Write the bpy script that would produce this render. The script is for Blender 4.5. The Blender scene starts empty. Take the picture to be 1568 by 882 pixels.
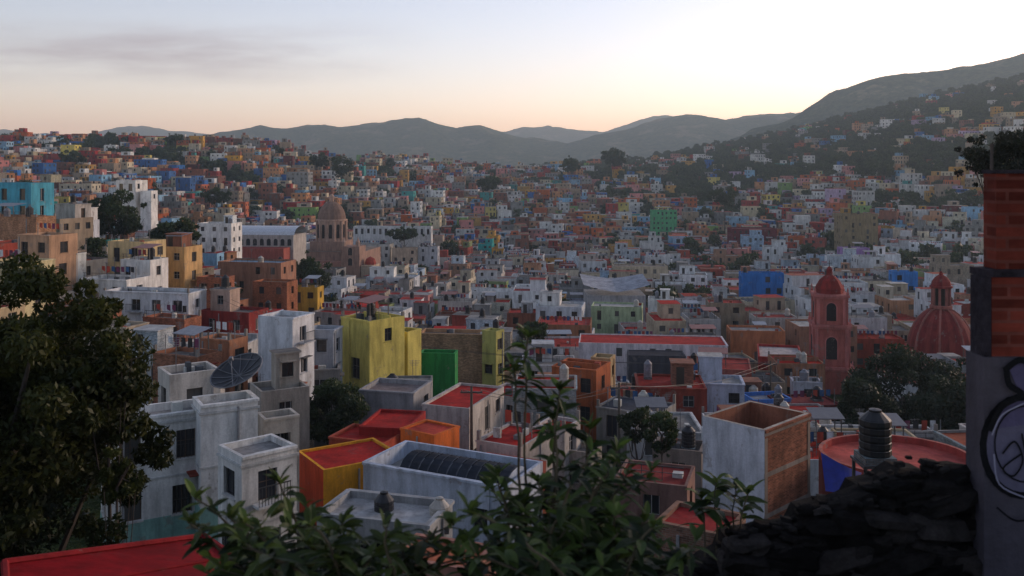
import bpy, math, random, numpy as np
from mathutils import Vector
R=random.Random(11); rng=np.random.default_rng(5)
scene=bpy.context.scene
K=1400.0
# survey readings taken from the look-out terrace: azimuth, declination (1/1400 rad) and distance in metres
def sv(b,e,d): return ((b-784.0)/K*d, d, -(e-255.0)/K*d)
def hx(s,f=1.0):
    s=s.lstrip('#'); o=[]
    for i in (0,2,4):
        c=int(s[i:i+2],16)/255.0
        o.append((c/12.92 if c<=0.04045 else ((c+0.055)/1.055)**2.4)*f)
    return (o[0],o[1],o[2],1.0)
# ---------------------------------------------------------------- terrain
TB=np.array([0,200,400,600,800,1000,1200,1400,1568],float)
TY=np.array([-80,0,2.5,6,12,20,45,80,120,150,200,350,500,700,900,1300,1700,2300,9500],float)
TZ=np.array([
[-1.7]*9,[-1.7]*9,[-2.2]*9,[-4.6]*9,[-8.5]*9,[-13]*9,[-20.5]*9,
[-20,-23,-25,-26,-26,-26,-27,-27,-27],
[-17,-22,-29,-32,-32,-33,-33,-33,-33],
[-15,-22,-31,-35,-36,-36,-37,-37,-36],
[-18,-26,-36,-40,-41,-41,-41,-40,-38],
[-22,-32,-42,-47,-48,-48,-46,-42,-36],
[-10,-18,-34,-44,-47,-46,-40,-30,-18],
[16,16,12,-18,-30,-28,-16,4,22],
[18,20,13,3,-12,-10,6,34,58],
[-10,-10,-10,-10,-4,10,44,92,124],
[-20,-20,-20,-20,-20,-10,42,100,135],
[-20,-20,-20,-20,-20,-20,0,20,30],
[-30]*9],float)
def ridge(pts,d):
    p=np.array(pts,float); return p[:,0],(255-p[:,1])/K*d
RG=[(2300,350,ridge([(-900,240),(900,262),(1000,252),(1100,220),(1200,184),(1230,168),(1280,150),(1340,138),(1420,130),(1500,117),(1568,102),(1800,80),(2600,60)],2300)),
 (3500,480,ridge([(-900,225),(250,225),(300,212),(340,200),(370,195),(450,193),(520,193),(580,189),(610,183),(640,182),(680,193),(700,197),(725,192),(745,194),(770,202),(820,214),(870,222),(910,207),(960,200),(1000,187),(1040,178),(1075,178),(1110,183),(1160,180),(1200,178),(1400,190),(2600,200)],3500)),
 (5400,600,ridge([(-900,190),(0,197),(60,203),(130,203),(180,193),(220,193),(260,200),(330,206),(500,207),(700,207),(760,204),(800,195),(840,191),(870,197),(920,200),(970,186),(1020,175),(1060,184),(1200,190),(2600,190)],5400))]
_ph=[(rng.normal(),rng.normal(),rng.uniform(0,6.28)) for _ in range(14)]
def fn(x,y,s):
    r=0
    for i,(a,b,p) in enumerate(_ph):
        r=r+np.sin((a*x+b*y)/s*(1+0.22*i)+p)/(1+0.15*i)
    return r/4.0
def hgt(x,y):
    x=np.asarray(x,float); y=np.asarray(y,float)
    yb=np.maximum(y,60.0); b=np.clip(x/yb*K+784,0.001,1567.9)
    yy=np.clip(y,-79.9,9499)
    j=np.clip(np.searchsorted(TY,yy)-1,0,len(TY)-2); i=np.clip(np.searchsorted(TB,b)-1,0,len(TB)-2)
    ty=(yy-TY[j])/(TY[j+1]-TY[j]); tb=(b-TB[i])/(TB[i+1]-TB[i])
    z=(TZ[j,i]*(1-tb)+TZ[j,i+1]*tb)*(1-ty)+(TZ[j+1,i]*(1-tb)+TZ[j+1,i+1]*tb)*ty
    braw=x/yb*K+784
    for yc,s,(pb,pz) in RG:
        bb=np.interp(braw,pb,pz); bp=np.interp(x/yc*K+784,pb,pz)
        z=z+(bb*0.75+bp*0.25+(8.0 if yc<3000 else 24.0))*np.exp(-((y-yc)/s)**2)
    amp=np.clip((y-250)/500,0,1)*2.0
    z=z+fn(x,y,60.0)*amp
    am2=np.clip((y-1400)/900,0,1)
    z=z+(np.abs(fn(x,y,420.0))*-16-np.abs(fn(x+50,y*.8,150.0))*22+8-np.abs(fn(x+99,y,55.0))*7)*am2
    return z
def h1(x,y): return float(hgt(x,y))
# ---------------------------------------------------------------- materials
def mat(name):
    m=bpy.data.materials.new(name); m.use_nodes=True; nt=m.node_tree
    b=nt.nodes['Principled BSDF']; return m,nt,b
def N(nt,t,**k):
    n=nt.nodes.new(t)
    for a,v in k.items(): setattr(n,a,v)
    return n
def mth(nt,op,a,b=None):
    n=N(nt,'ShaderNodeMath',operation=op)
    for i,v in enumerate((a,b)):
        if v is None: continue
        if isinstance(v,(int,float)): n.inputs[i].default_value=v
        else: nt.links.new(v,n.inputs[i])
    return n.outputs[0]
def mulc(nt,c,f):
    n=N(nt,'ShaderNodeVectorMath',operation='SCALE'); nt.links.new(c,n.inputs[0])
    if isinstance(f,(int,float)): n.inputs['Scale'].default_value=f
    else: nt.links.new(f,n.inputs['Scale'])
    return n.outputs[0]
def mixc(nt,f,a,b):
    n=N(nt,'ShaderNodeMix',data_type='RGBA')
    if isinstance(f,(int,float)): n.inputs[0].default_value=f
    else: nt.links.new(f,n.inputs[0])
    for i,v in ((6,a),(7,b)):
        if isinstance(v,tuple): n.inputs[i].default_value=v
        else: nt.links.new(v,n.inputs[i])
    return n.outputs[2]
def rng_(nt,v,a,b,c,d):
    n=N(nt,'ShaderNodeMapRange'); nt.links.new(v,n.inputs[0])
    for i,q in enumerate((a,b,c,d)): n.inputs[i+1].default_value=q
    return n.outputs[0]
def pos(nt,sc=(1,1,1)):
    g=N(nt,'ShaderNodeNewGeometry'); m=N(nt,'ShaderNodeMapping'); m.inputs['Scale'].default_value=sc
    nt.links.new(g.outputs['Position'],m.inputs[0]); return m.outputs[0]
def noi(nt,vec,sc,det=4,rough=.6):
    n=N(nt,'ShaderNodeTexNoise'); nt.links.new(vec,n.inputs['Vector']); n.inputs['Scale'].default_value=sc
    n.inputs['Detail'].default_value=det; n.inputs['Roughness'].default_value=rough; return n.outputs['Fac']
def attr(nt):
    a=N(nt,'ShaderNodeAttribute'); a.attribute_name='col'; return a.outputs['Color']
def bump(nt,b,h,s,dist=.05):
    n=N(nt,'ShaderNodeBump'); n.inputs['Strength'].default_value=s; n.inputs['Distance'].default_value=dist
    nt.links.new(h,n.inputs['Height']); nt.links.new(n.outputs[0],b.inputs['Normal'])
# plaster
mP,nt,b=mat('weathered_plaster')
st=rng_(nt,noi(nt,pos(nt,(1.5,1.5,.28)),1.0,5,.68),.34,.58,.62,1.03)
bl=rng_(nt,noi(nt,pos(nt),.35,4),.35,.7,.8,1.08)
fi=rng_(nt,noi(nt,pos(nt),9,3),.3,.7,.88,1.06)
f=mth(nt,'MULTIPLY',mth(nt,'MULTIPLY',st,bl),fi)
pe=rng_(nt,noi(nt,pos(nt,(1,1,.8)),.75,7,.72),.6,.635,0,.5)
c=mixc(nt,pe,mulc(nt,attr(nt),f),(.2,.165,.14,1))
nt.links.new(c,b.inputs['Base Color']); b.inputs['Roughness'].default_value=.9
b.inputs['Specular IOR Level'].default_value=.2
bump(nt,b,noi(nt,pos(nt),14,4),.3)
# roof
mR,nt,b=mat('roof_coating')
f=mth(nt,'MULTIPLY',rng_(nt,noi(nt,pos(nt),.55,6,.7),.35,.65,.55,1.12),rng_(nt,noi(nt,pos(nt),3.5,4),.3,.7,.72,1.1))
c=mixc(nt,rng_(nt,noi(nt,pos(nt),.9,6,.75),.57,.72,0,.45),mulc(nt,attr(nt),f),(.12,.1,.09,1))
nt.links.new(c,b.inputs['Base Color']); b.inputs['Roughness'].default_value=.9; b.inputs['Specular IOR Level'].default_value=.12
bump(nt,b,noi(nt,pos(nt),6,4),.3)
# glass
mG,nt,b=mat('window_glass')
nt.links.new(attr(nt),b.inputs['Base Color']); b.inputs['Roughness'].default_value=.18; b.inputs['Specular IOR Level'].default_value=.5
# brick
mB,nt,b=mat('brick_masonry')
g=N(nt,'ShaderNodeNewGeometry')
cr=N(nt,'ShaderNodeVectorMath',operation='CROSS_PRODUCT'); nt.links.new(g.outputs['True Normal'],cr.inputs[0]); cr.inputs[1].default_value=(0,0,1)
dt=N(nt,'ShaderNodeVectorMath',operation='DOT_PRODUCT'); nt.links.new(g.outputs['Position'],dt.inputs[0]); nt.links.new(cr.outputs[0],dt.inputs[1])
sp=N(nt,'ShaderNodeSeparateXYZ'); nt.links.new(g.outputs['Position'],sp.inputs[0])
cb=N(nt,'ShaderNodeCombineXYZ'); nt.links.new(dt.outputs['Value'],cb.inputs[0]); nt.links.new(sp.outputs[2],cb.inputs[1])
bt=N(nt,'ShaderNodeTexBrick'); nt.links.new(cb.outputs[0],bt.inputs['Vector'])
bt.inputs['Scale'].default_value=1; bt.inputs['Brick Width'].default_value=.25; bt.inputs['Row Height'].default_value=.078; bt.inputs['Mortar Size'].default_value=.011; bt.inputs['Bias'].default_value=-.1
bt.inputs['Color1'].default_value=(1.1,1,1,1); bt.inputs['Color2'].default_value=(.45,.4,.4,1); bt.inputs['Mortar'].default_value=(.9,1.3,1.5,1)
mm=N(nt,'ShaderNodeVectorMath',operation='MULTIPLY'); nt.links.new(attr(nt),mm.inputs[0]); nt.links.new(bt.outputs['Color'],mm.inputs[1])
f=mth(nt,'MULTIPLY',rng_(nt,noi(nt,pos(nt,(1,1,.4)),.9,5,.7),.35,.65,.55,1.1),rng_(nt,noi(nt,pos(nt,(1,1,3)),2.5,4,.7),.35,.65,.7,1.15))
nt.links.new(mulc(nt,mm.outputs[0],f),b.inputs['Base Color']); b.inputs['Roughness'].default_value=.95; b.inputs['Specular IOR Level'].default_value=.15
bump(nt,b,bt.outputs['Fac'],-.6,.02)
# metal
mM,nt,b=mat('painted_metal')
nt.links.new(mulc(nt,attr(nt),rng_(nt,noi(nt,pos(nt),2.5,5,.7),.3,.7,.6,1.1)),b.inputs['Base Color']); b.inputs['Roughness'].default_value=.5
# stone (rubble)
mS,nt,b=mat('rough_stone')
nt.links.new(mulc(nt,attr(nt),rng_(nt,noi(nt,pos(nt),7,6,.75),.3,.7,.4,1.5)),b.inputs['Base Color']); b.inputs['Roughness'].default_value=.95; b.inputs['Specular IOR Level'].default_value=.1
bump(nt,b,noi(nt,pos(nt),9,8,.75),1.0,.08)
MATS=[mP,mR,mG,mB,mM,mS]
PL,RF,GL,BR,ME,ST=range(6)
# leaf
mL,nt,b=mat('leaf')
c=attr(nt); nt.links.new(c,b.inputs['Base Color']); b.inputs['Roughness'].default_value=.5; b.inputs['Specular IOR Level'].default_value=.18
tr=N(nt,'ShaderNodeBsdfTranslucent'); nt.links.new(mulc(nt,c,1.3),tr.inputs[0])
mx=N(nt,'ShaderNodeMixShader'); mx.inputs[0].default_value=.3
nt.links.new(b.outputs[0],mx.inputs[1]); nt.links.new(tr.outputs[0],mx.inputs[2]); nt.links.new(mx.outputs[0],nt.nodes['Material Output'].inputs[0])
mK,nt,b=mat('bark')
nt.links.new(mulc(nt,attr(nt),rng_(nt,noi(nt,pos(nt,(1,1,.3)),12,4),.3,.7,.5,1.3)),b.inputs['Base Color']); b.inputs['Roughness'].default_value=.95
# ground
mT,nt,b=mat('hill_ground')
n1=noi(nt,pos(nt),.009,9,.72); n2=noi(nt,pos(nt),.06,7,.78)
c=mixc(nt,rng_(nt,n2,.42,.58,0,1),(.018,.036,.014,1),(.09,.10,.045,1))
c=mixc(nt,rng_(nt,n1,.54,.62,0,.8),c,(.24,.19,.12,1))
c=mixc(nt,rng_(nt,noi(nt,pos(nt),.35,5,.8),.48,.58,0,.6),c,(.015,.03,.012,1))
nt.links.new(c,b.inputs['Base Color']); b.inputs['Roughness'].default_value=1; b.inputs['Specular IOR Level'].default_value=0
bump(nt,b,n2,1.0,12)
# ---------------------------------------------------------------- mesh builder
class MB:
    def __init__(s): s.v=[];s.f=[];s.c=[];s.m=[];s.t=(0,0,0,1,0)
    def T(s,x,y,z,r=0.0): s.t=(x,y,z,math.cos(r),math.sin(r))
    def poly(s,pts,col,m):
        x0,y0,z0,c,sn=s.t; n=len(s.v)
        for (x,y,z) in pts: s.v.append((x0+c*x-sn*y,y0+sn*x+c*y,z0+z))
        s.f.append(tuple(range(n,n+len(pts)))); s.c.append(col); s.m.append(m)
    def box(s,x0,x1,y0,y1,z0,z1,col,m=0,top=None,tm=None,bot=False):
        s.poly([(x0,y0,z0),(x1,y0,z0),(x1,y0,z1),(x0,y0,z1)],col,m)
        s.poly([(x1,y0,z0),(x1,y1,z0),(x1,y1,z1),(x1,y0,z1)],col,m)
        s.poly([(x1,y1,z0),(x0,y1,z0),(x0,y1,z1),(x1,y1,z1)],col,m)
        s.poly([(x0,y1,z0),(x0,y0,z0),(x0,y0,z1),(x0,y1,z1)],col,m)
        s.poly([(x0,y0,z1),(x1,y0,z1),(x1,y1,z1),(x0,y1,z1)],top or col,m if tm is None else tm)
        if bot: s.poly([(x0,y1,z0),(x1,y1,z0),(x1,y0,z0),(x0,y0,z0)],col,m)
    def lathe(s,cx,cy,cz,prof,n,col,m,col2=None,a0=0.0):
        for k in range(n):
            a=a0+2*math.pi*k/n; a2=a0+2*math.pi*(k+1)/n
            cc=col if (col2 is None or k%2) else col2
            for (r1,z1),(r2,z2) in zip(prof[:-1],prof[1:]):
                p=[(cx+r1*math.cos(a),cy+r1*math.sin(a),cz+z1),(cx+r1*math.cos(a2),cy+r1*math.sin(a2),cz+z1),
                   (cx+r2*math.cos(a2),cy+r2*math.sin(a2),cz+z2),(cx+r2*math.cos(a),cy+r2*math.sin(a),cz+z2)]
                if r2<1e-4: p=p[:3]
                elif r1<1e-4: p=[p[0],p[2],p[3]]
                s.poly(p,cc,m)
    def tube(s,pts,rad,n,col,m):
        P=[Vector(p) for p in pts]; rings=[]
        for i,p in enumerate(P):
            d=(P[min(i+1,len(P)-1)]-P[max(i-1,0)]).normalized()
            u=d.cross(Vector((0,0,1)));
            if u.length<.05: u=d.cross(Vector((1,0,0)))
            u.normalize(); w=d.cross(u); r=rad[i] if isinstance(rad,(list,tuple)) else rad
            rings.append([tuple(p+(u*math.cos(2*math.pi*k/n)+w*math.sin(2*math.pi*k/n))*r) for k in range(n)])
        for a,b_ in zip(rings[:-1],rings[1:]):
            for k in range(n): s.poly([a[k],a[(k+1)%n],b_[(k+1)%n],b_[k]],col,m)
    def obj(s,name,loc=(0,0,0),rot=0,mats=None,parent=None):
        me=bpy.data.meshes.new(name); me.from_pydata(s.v,[],s.f)
        for m in (mats or MATS): me.materials.append(m)
        me.polygons.foreach_set('material_index',s.m)
        a=me.attributes.new('col','FLOAT_COLOR','FACE'); a.data.foreach_set('color',np.array(s.c,dtype=np.float32).ravel())
        me.update()
        o=bpy.data.objects.new(name,me); scene.collection.objects.link(o); o.location=loc; o.rotation_euler=(0,0,rot)
        if parent: o.parent=parent
        return o
DK=[(.012,.013,.016,1),(.02,.022,.028,1),(.03,.032,.04,1),(.09,.085,.08,1)]
IR=(.03,.03,.032,1)
def wall(mb,p,ux,uy,L,z0,z1,holes,col,m,det,R,depth=.2):
    nx,ny=uy,-ux
    def q(u,z,o=0.0): return (p[0]+ux*u+nx*o,p[1]+uy*u+ny*o,z)
    us=sorted(set([0,L]+[h[0] for h in holes]+[h[1] for h in holes])); zs=sorted(set([z0,z1]+[h[2] for h in holes]+[h[3] for h in holes]))
    for a,b_ in zip(us[:-1],us[1:]):
        for c,d in zip(zs[:-1],zs[1:]):
            um=(a+b_)/2; zm=(c+d)/2
            if any(h[0]<um<h[1] and h[2]<zm<h[3] for h in holes): continue
            mb.poly([q(a,c),q(b_,c),q(b_,d),q(a,d)],col,m)
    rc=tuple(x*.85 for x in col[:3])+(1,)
    fc=R.choice([(.35,.35,.35,1),(.1,.06,.04,1),(.5,.5,.5,1),(.04,.04,.04,1)])
    def pbox(u0,u1,w0,w1,o0,o1,cc,mm):
        A=[q(u0,w0,o1),q(u1,w0,o1),q(u1,w1,o1),q(u0,w1,o1)]; B=[q(u0,w0,o0),q(u1,w0,o0),q(u1,w1,o0),q(u0,w1,o0)]
        mb.poly(A,cc,mm); mb.poly([A[3],A[2],B[2],B[3]],cc,mm); mb.poly([B[0],B[1],A[1],A[0]],cc,mm); mb.poly([B[0],A[0],A[3],B[3]],cc,mm); mb.poly([A[1],B[1],B[2],A[2]],cc,mm)
    for a,b_,c,d in holes:
        o=-depth
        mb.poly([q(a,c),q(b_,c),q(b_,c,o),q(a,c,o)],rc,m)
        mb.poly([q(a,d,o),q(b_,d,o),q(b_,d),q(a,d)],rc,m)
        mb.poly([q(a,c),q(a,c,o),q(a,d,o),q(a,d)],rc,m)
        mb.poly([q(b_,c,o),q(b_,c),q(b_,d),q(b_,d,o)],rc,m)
        mb.poly([q(a,c,o),q(b_,c,o),q(b_,d,o),q(a,d,o)],R.choice(DK),GL)
        if det>=2:
            fo=o+.05; t=.05
            def fr(u0,u1,w0,w1): mb.poly([q(u0,w0,fo),q(u1,w0,fo),q(u1,w1,fo),q(u0,w1,fo)],fc,ME)
            fr(a,a+t,c,d); fr(b_-t,b_,c,d); fr(a+t,b_-t,c,c+t); fr(a+t,b_-t,d-t,d)
            mid=(a+b_)/2; fr(mid-.025,mid+.025,c+t,d-t)
            if R.random()<.5:
                zz=c+(d-c)*.6; fr(a+t,mid-.025,zz-.02,zz+.02); fr(mid+.025,b_-t,zz-.02,zz+.02)
            pbox(a-.08,b_+.08,c-.09,c-.005,.0,.07,rc,m)
            x=R.random()
            if x<.3:   # iron grille
                k=int((b_-a)/.16)
                for i in range(k+1):
                    uu=a+(b_-a)*i/k; pbox(uu-.012,uu+.012,c+.002,d-.002,.01,.035,IR,ME)
                pbox(a,b_,(c+d)/2-.015,(c+d)/2+.015,.036,.05,IR,ME)
            elif x<.42 and d-c>1.3: # balcony
                pbox(a-.35,b_+.35,c-.12,c-.006,.08,.75,rc,m)
                k=int((b_-a+.6)/.15)
                for i in range(k+1):
                    uu=a-.3+(b_-a+.6)*i/k; pbox(uu-.012,uu+.012,c,c+.85,.69,.715,IR,ME)
                pbox(a-.33,b_+.33,c+.85,c+.9,.68,.73,IR,ME)
            elif x<.5:
                pbox(a-.15,b_+.15,d+.05,d+.12,.0,.45,R.choice([hx('#8a3a2c'),hx('#6a6a6a'),rc]),PL)
    if det>=2:
        for _ in range(R.choice([0,0,1])):
            uu=R.uniform(.2,max(.3,L-.2)); pbox(uu-.05,uu+.05,z0,z1-.3,.002,.09,R.choice([(.3,.3,.3,1),rc]),ME)
        if R.random()<.35: pbox(0,L,z1-.14,z1-.003,.002,.09,tuple(min(1,x*1.1) for x in col[:3])+(1,),m)
def tank(mb,x,y,z,r=.55,h=1.25,col=(.015,.015,.017,1)):
    mb.box(x-r,x+r,y-r,y+r,z,z+.25,(.2,.17,.15,1),BR)
    p=[(r*.96,.25)]
    k=5
    for i in range(k):
        z1=.25+h*(i+.2)/k; z2=.25+h*(i+.8)/k; p+=[(r,z1),(r,z2),(r*.95,z2+h*.08/k)]
    p+=[(r*.92,.25+h),(r*.45,h+.48),(r*.4,h+.48),(r*.4,h+.56),(0.0,h+.6)]
    mb.lathe(x,y,z,p,14,col,ME)
def clutter(mb,w,dp,z,R,wc,det):
    hw=w/2-.4; hd=dp/2-.4
    if hw<.8 or hd<.8: return
    if R.random()<.25 and w>4.5 and dp>4.5:
        a=R.uniform(2,2.8); x=R.uniform(-hw,hw-a); y=R.uniform(-hd+1,max(-hd+1.01,hd-a)); c=R.choice([wc,hx('#c9c6c0',.8),hx('#8f5f4c')]); cm=R.choice([PL,PL,BR])
        mb.box(x,x+a,y,y+a,z,z+2.2,c,cm,hx('#8f8b86'),RF); mb.box(x-.15,x+a+.15,y-.15,y+a+.15,z+2.203,z+2.32,c,PL,bot=True)
        mb.poly([(x+.4,y-.02,z+.02),(x+1.2,y-.02,z+.02),(x+1.2,y-.02,z+1.9),(x+.4,y-.02,z+1.9)],(.04,.035,.03,1),GL)
    if R.random()<.6:
        for _ in range(R.choice([1,1,2])):
            tank(mb,R.uniform(-hw+.4,hw-.4),R.uniform(-hd+.4,hd-.4),z,R.uniform(.42,.6),R.uniform(1,1.4),R.choice([(.015,.015,.018,1),(.015,.015,.018,1),(.45,.42,.36,1),(.2,.2,.22,1)]))
    if det>=1:
        for _ in range(R.choice([0,1,1,2])):
            x=R.uniform(-hw,hw); y=R.uniform(-hd,hd); hh=R.uniform(1.5,3); mb.box(x-.02,x+.02,y-.02,y+.02,z,z+hh,(.15,.14,.14,1),ME)
            for i in range(4): mb.box(x-.4+.07*i,x+.4-.07*i,y-.012,y+.012,z+hh-.1-.14*i,z+hh-.075-.14*i,(.2,.2,.2,1),ME)
        if R.random()<.35:
            y=R.uniform(-hd,hd*.2); x0=-hw*.9; n=int(w/0.8)
            mb.box(x0-.03,x0+.03,y-.03,y+.03,z,z+1.8,(.2,.2,.2,1),ME); mb.box(-x0-.03,-x0+.03,y-.03,y+.03,z,z+1.8,(.2,.2,.2,1),ME)
            for i in range(n):
                xx=x0+.3+i*.75
                if xx>-x0-.5: break
                cc=R.choice([hx('#d8d8d8'),hx('#7a3f5a'),hx('#3a5f8a'),hx('#b04a3a'),hx('#3a3a3a')])
                mb.poly([(xx,y,z+1.75-R.uniform(.5,.95)),(xx+.5,y+.03,z+1.0),(xx+.5,y,z+1.75),(xx,y,z+1.75)],cc,PL)
        for _ in range(R.choice([1,2,4])):
            x=R.uniform(-hw,hw-.5); y=R.uniform(-hd,hd-.5); a=R.uniform(.2,.7)
            mb.box(x,x+a,y,y+R.uniform(.2,.6),z,z+R.uniform(.2,.7),R.choice([hx('#777777'),hx('#a04a38'),hx('#c8c8c0'),hx('#50555a')]),PL)
        if R.random()<.3 and hd>1.5:
            y=R.uniform(-hd*.5,hd*.5); mb.box(-hw-.2,hw+.2,y,y+.15,z,z+.6,wc,PL)
        if R.random()<.25 and hw>1.6: # lean-to with corrugated sheet on posts
            x=R.uniform(-hw,0); y=R.uniform(-hd,0); a=R.uniform(1.8,hw+.6); b_=R.uniform(1.5,2.5); c=R.choice([(.25,.25,.27,1),(.1,.1,.11,1),hx('#8a4a38'),(.3,.32,.35,1)])
            for px in (x+.05,x+a-.05):
                for py in (y+.05,y+b_-.05): mb.box(px-.04,px+.04,py-.04,py+.04,z,z+2.0,(.1,.09,.08,1),ME)
            mb.poly([(x-.2,y-.2,z+2.0),(x+a+.2,y-.2,z+2.0),(x+a+.2,y+b_+.2,z+2.35),(x-.2,y+b_+.2,z+2.35)],c,ME)
            mb.poly([(x-.2,y-.2,z+1.93),(x+a+.2,y-.2,z+1.93),(x+a+.2,y-.2,z+1.997),(x-.2,y-.2,z+1.997)],c,ME)
        if R.random()<.3: # unfinished column stubs with rebar
            for sx in (-1,1):
                for sy in (-1,1):
                    xx=sx*(hw+.27); yy=sy*(hd+.27); mb.box(xx-.12,xx+.12,yy-.12,yy+.12,z+.1,z+R.uniform(.7,1.1),hx('#8f8880'),PL)
                    mb.box(xx-.012,xx+.012,yy-.012,yy+.012,z+.6,z+R.uniform(1.3,1.7),(.08,.05,.04,1),ME)
        if R.random()<.25: # railing
            for i in range(int(w/1.2)): mb.box(-hw+i*1.2-.02,-hw+i*1.2+.02,-hd-.3,-hd-.26,z+.3,z+1.1,IR,ME)
            mb.box(-hw-.2,hw+.2,-hd-.3,-hd-.26,z+1.1,z+1.15,IR,ME); mb.box(-hw-.2,hw+.2,-hd-.3,-hd-.26,z+.75,z+.78,IR,ME)
def house(mb,w,dp,H,wc,rc,det,R,par=.4,m=PL,sides=None,nowin=False,clut=True,win=1.2,fl=2.85,density=.8,cap=None,maxfl=5,up=None):
    hw=w/2;hd=dp/2; z0=0
    S=[((-hw,-hd),(1,0),w),((hw,-hd),(0,1),dp),((hw,hd),(-1,0),w),((-hw,hd),(0,-1),dp)]
    for i,(p,u,L) in enumerate(S):
        c,mm=(sides or {}).get(i,(wc,m)); holes=[]
        if i!=2 and not nowin and L>1.8:
            n=max(1,int(L/R.uniform(2.1,3.2))); ww=R.uniform(.85,1.25); wh=R.uniform(1.1,1.5)*win/1.2
            k=0; zt=H-par-.55
            while zt-wh>.4 and k<maxfl:
                for j in range(n):
                    if R.random()>density: continue
                    uc=L*(j+.5)/n+R.uniform(-.15,.15); hh=wh
                    if R.random()<.15 and zt-2.05>.3: hh=2.05
                    if uc-ww/2<.1 or uc+ww/2>L-.1: continue
                    holes.append((uc-ww/2,uc+ww/2,round(zt-hh,3),round(zt,3)))
                zt-=fl; k+=1
        if det>=1:
            wall(mb,p,u[0],u[1],L,z0,H,holes,c,mm,det,R)
        else:
            nx,ny=u[1],-u[0]
            if i==2: continue
            mb.poly([(p[0],p[1],z0),(p[0]+u[0]*L,p[1]+u[1]*L,z0),(p[0]+u[0]*L,p[1]+u[1]*L,H),(p[0],p[1],H)],c,mm)
            for a,b_,cc,d in holes:
                o=.04; dc=R.choice(DK)
                mb.poly([(p[0]+u[0]*a+nx*o,p[1]+u[1]*a+ny*o,cc),(p[0]+u[0]*b_+nx*o,p[1]+u[1]*b_+ny*o,cc),(p[0]+u[0]*b_+nx*o,p[1]+u[1]*b_+ny*o,d),(p[0]+u[0]*a+nx*o,p[1]+u[1]*a+ny*o,d)],dc,GL)
    if det==0:
        mb.poly([(-hw,-hd,H),(hw,-hd,H),(hw,hd,H),(-hw,hd,H)],rc,RF); return
    t=.18; zr=H-par; cc=cap or tuple(min(1,x*1.05) for x in wc[:3])+(1,)
    mb.poly([(-hw+t,-hd+t,zr),(hw-t,-hd+t,zr),(hw-t,hd-t,zr),(-hw+t,hd-t,zr)],rc,RF)
    o=[(-hw,-hd),(hw,-hd),(hw,hd),(-hw,hd)]; q=[(-hw+t,-hd+t),(hw-t,-hd+t),(hw-t,hd-t),(-hw+t,hd-t)]
    for i in range(4):
        a,b_=o[i],o[(i+1)%4]; c,d=q[i],q[(i+1)%4]
        mb.poly([(a[0],a[1],H),(b_[0],b_[1],H),(d[0],d[1],H),(c[0],c[1],H)],cc,RF)
        mb.poly([(d[0],d[1],zr),(c[0],c[1],zr),(c[0],c[1],H),(d[0],d[1],H)],wc,PL)
    if up:  # set-back upper storey
        x0=-hw+.25 if R.random()<.5 else hw-.25-w*up[0]; x1=x0+w*up[0]; y0=hd-.25-dp*up[1]; y1=hd-.25; hh=2.7; c2=up[2]
        S2=[((x0,y0),(1,0),x1-x0),((x1,y0),(0,1),y1-y0),((x1,y1),(-1,0),x1-x0),((x0,y1),(0,-1),y1-y0)]
        for i,(p,u,L) in enumerate(S2):
            hs=[]
            if i!=2 and L>1.7:
                n=max(1,int(L/2.4))
                for j in range(n):
                    if R.random()<.75: uc=L*(j+.5)/n; tall=R.random()<.3; hs.append((uc-.45,uc+.45,zr+(.05 if tall else .9),zr+2.05))
            wall(mb,p,u[0],u[1],L,zr,zr+hh,hs,c2,m,det,R)
        mb.poly([(x0,y0,zr+hh),(x1,y0,zr+hh),(x1,y1,zr+hh),(x0,y1,zr+hh)],rc,RF)
        mb.box(x0-.12,x1+.12,y0-.12,y1+.12,zr+hh+.003,zr+hh+.14,c2,PL,rc,RF,bot=True)
        if R.random()<.5: tank(mb,(x0+x1)/2,(y0+y1)/2,zr+hh+.14,.5,1.1)
        return
    if clut: clutter(mb,w,dp,zr,R,wc,det)
# ---------------------------------------------------------------- terrain mesh
ts=np.concatenate([np.linspace(-1.6,-.75,30)[:-1],np.linspace(-.75,.75,420),np.linspace(.75,1.6,30)[1:]])
ys=np.concatenate([np.linspace(-80,0,8)[:-1],np.linspace(0,60,40)[:-1],np.linspace(60,500,60)[:-1],np.linspace(500,1500,90)[:-1],np.geomspace(1500,9400,190)])
X,Y=np.meshgrid(ts,ys); X=X*(Y+110); Z=hgt(X,Y)
nv=len(ys); nu=len(ts)
V=np.stack([X,Y,Z],-1).reshape(-1,3)
ii,jj=np.meshgrid(np.arange(nv-1),np.arange(nu-1),indexing='ij'); a=(ii*nu+jj).ravel()
Fq=np.stack([a,a+1,a+nu+1,a+nu],-1)
def npmesh(name,V,F,cols,mats,smooth=False,parent=None,loc=None):
    me=bpy.data.meshes.new(name); n=len(F); k=F.shape[1]
    me.vertices.add(len(V)); me.vertices.foreach_set('co',V.astype(np.float32).ravel())
    me.loops.add(n*k); me.loops.foreach_set('vertex_index',F.astype(np.int32).ravel())
    me.polygons.add(n); me.polygons.foreach_set('loop_start',np.arange(0,n*k,k,dtype=np.int32))
    if smooth: me.polygons.foreach_set('use_smooth',np.ones(n,bool))
    for m in mats: me.materials.append(m)
    me.update(calc_edges=True)
    if cols is not None:
        at=me.attributes.new('col','FLOAT_COLOR','FACE'); at.data.foreach_set('color',cols.astype(np.float32).ravel())
    me.validate()
    o=bpy.data.objects.new(name,me); scene.collection.objects.link(o)
    if parent: o.parent=parent
    if loc: o.location=loc
    return o
npmesh('hillside_ground',V,Fq,None,[mT],True)
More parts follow.
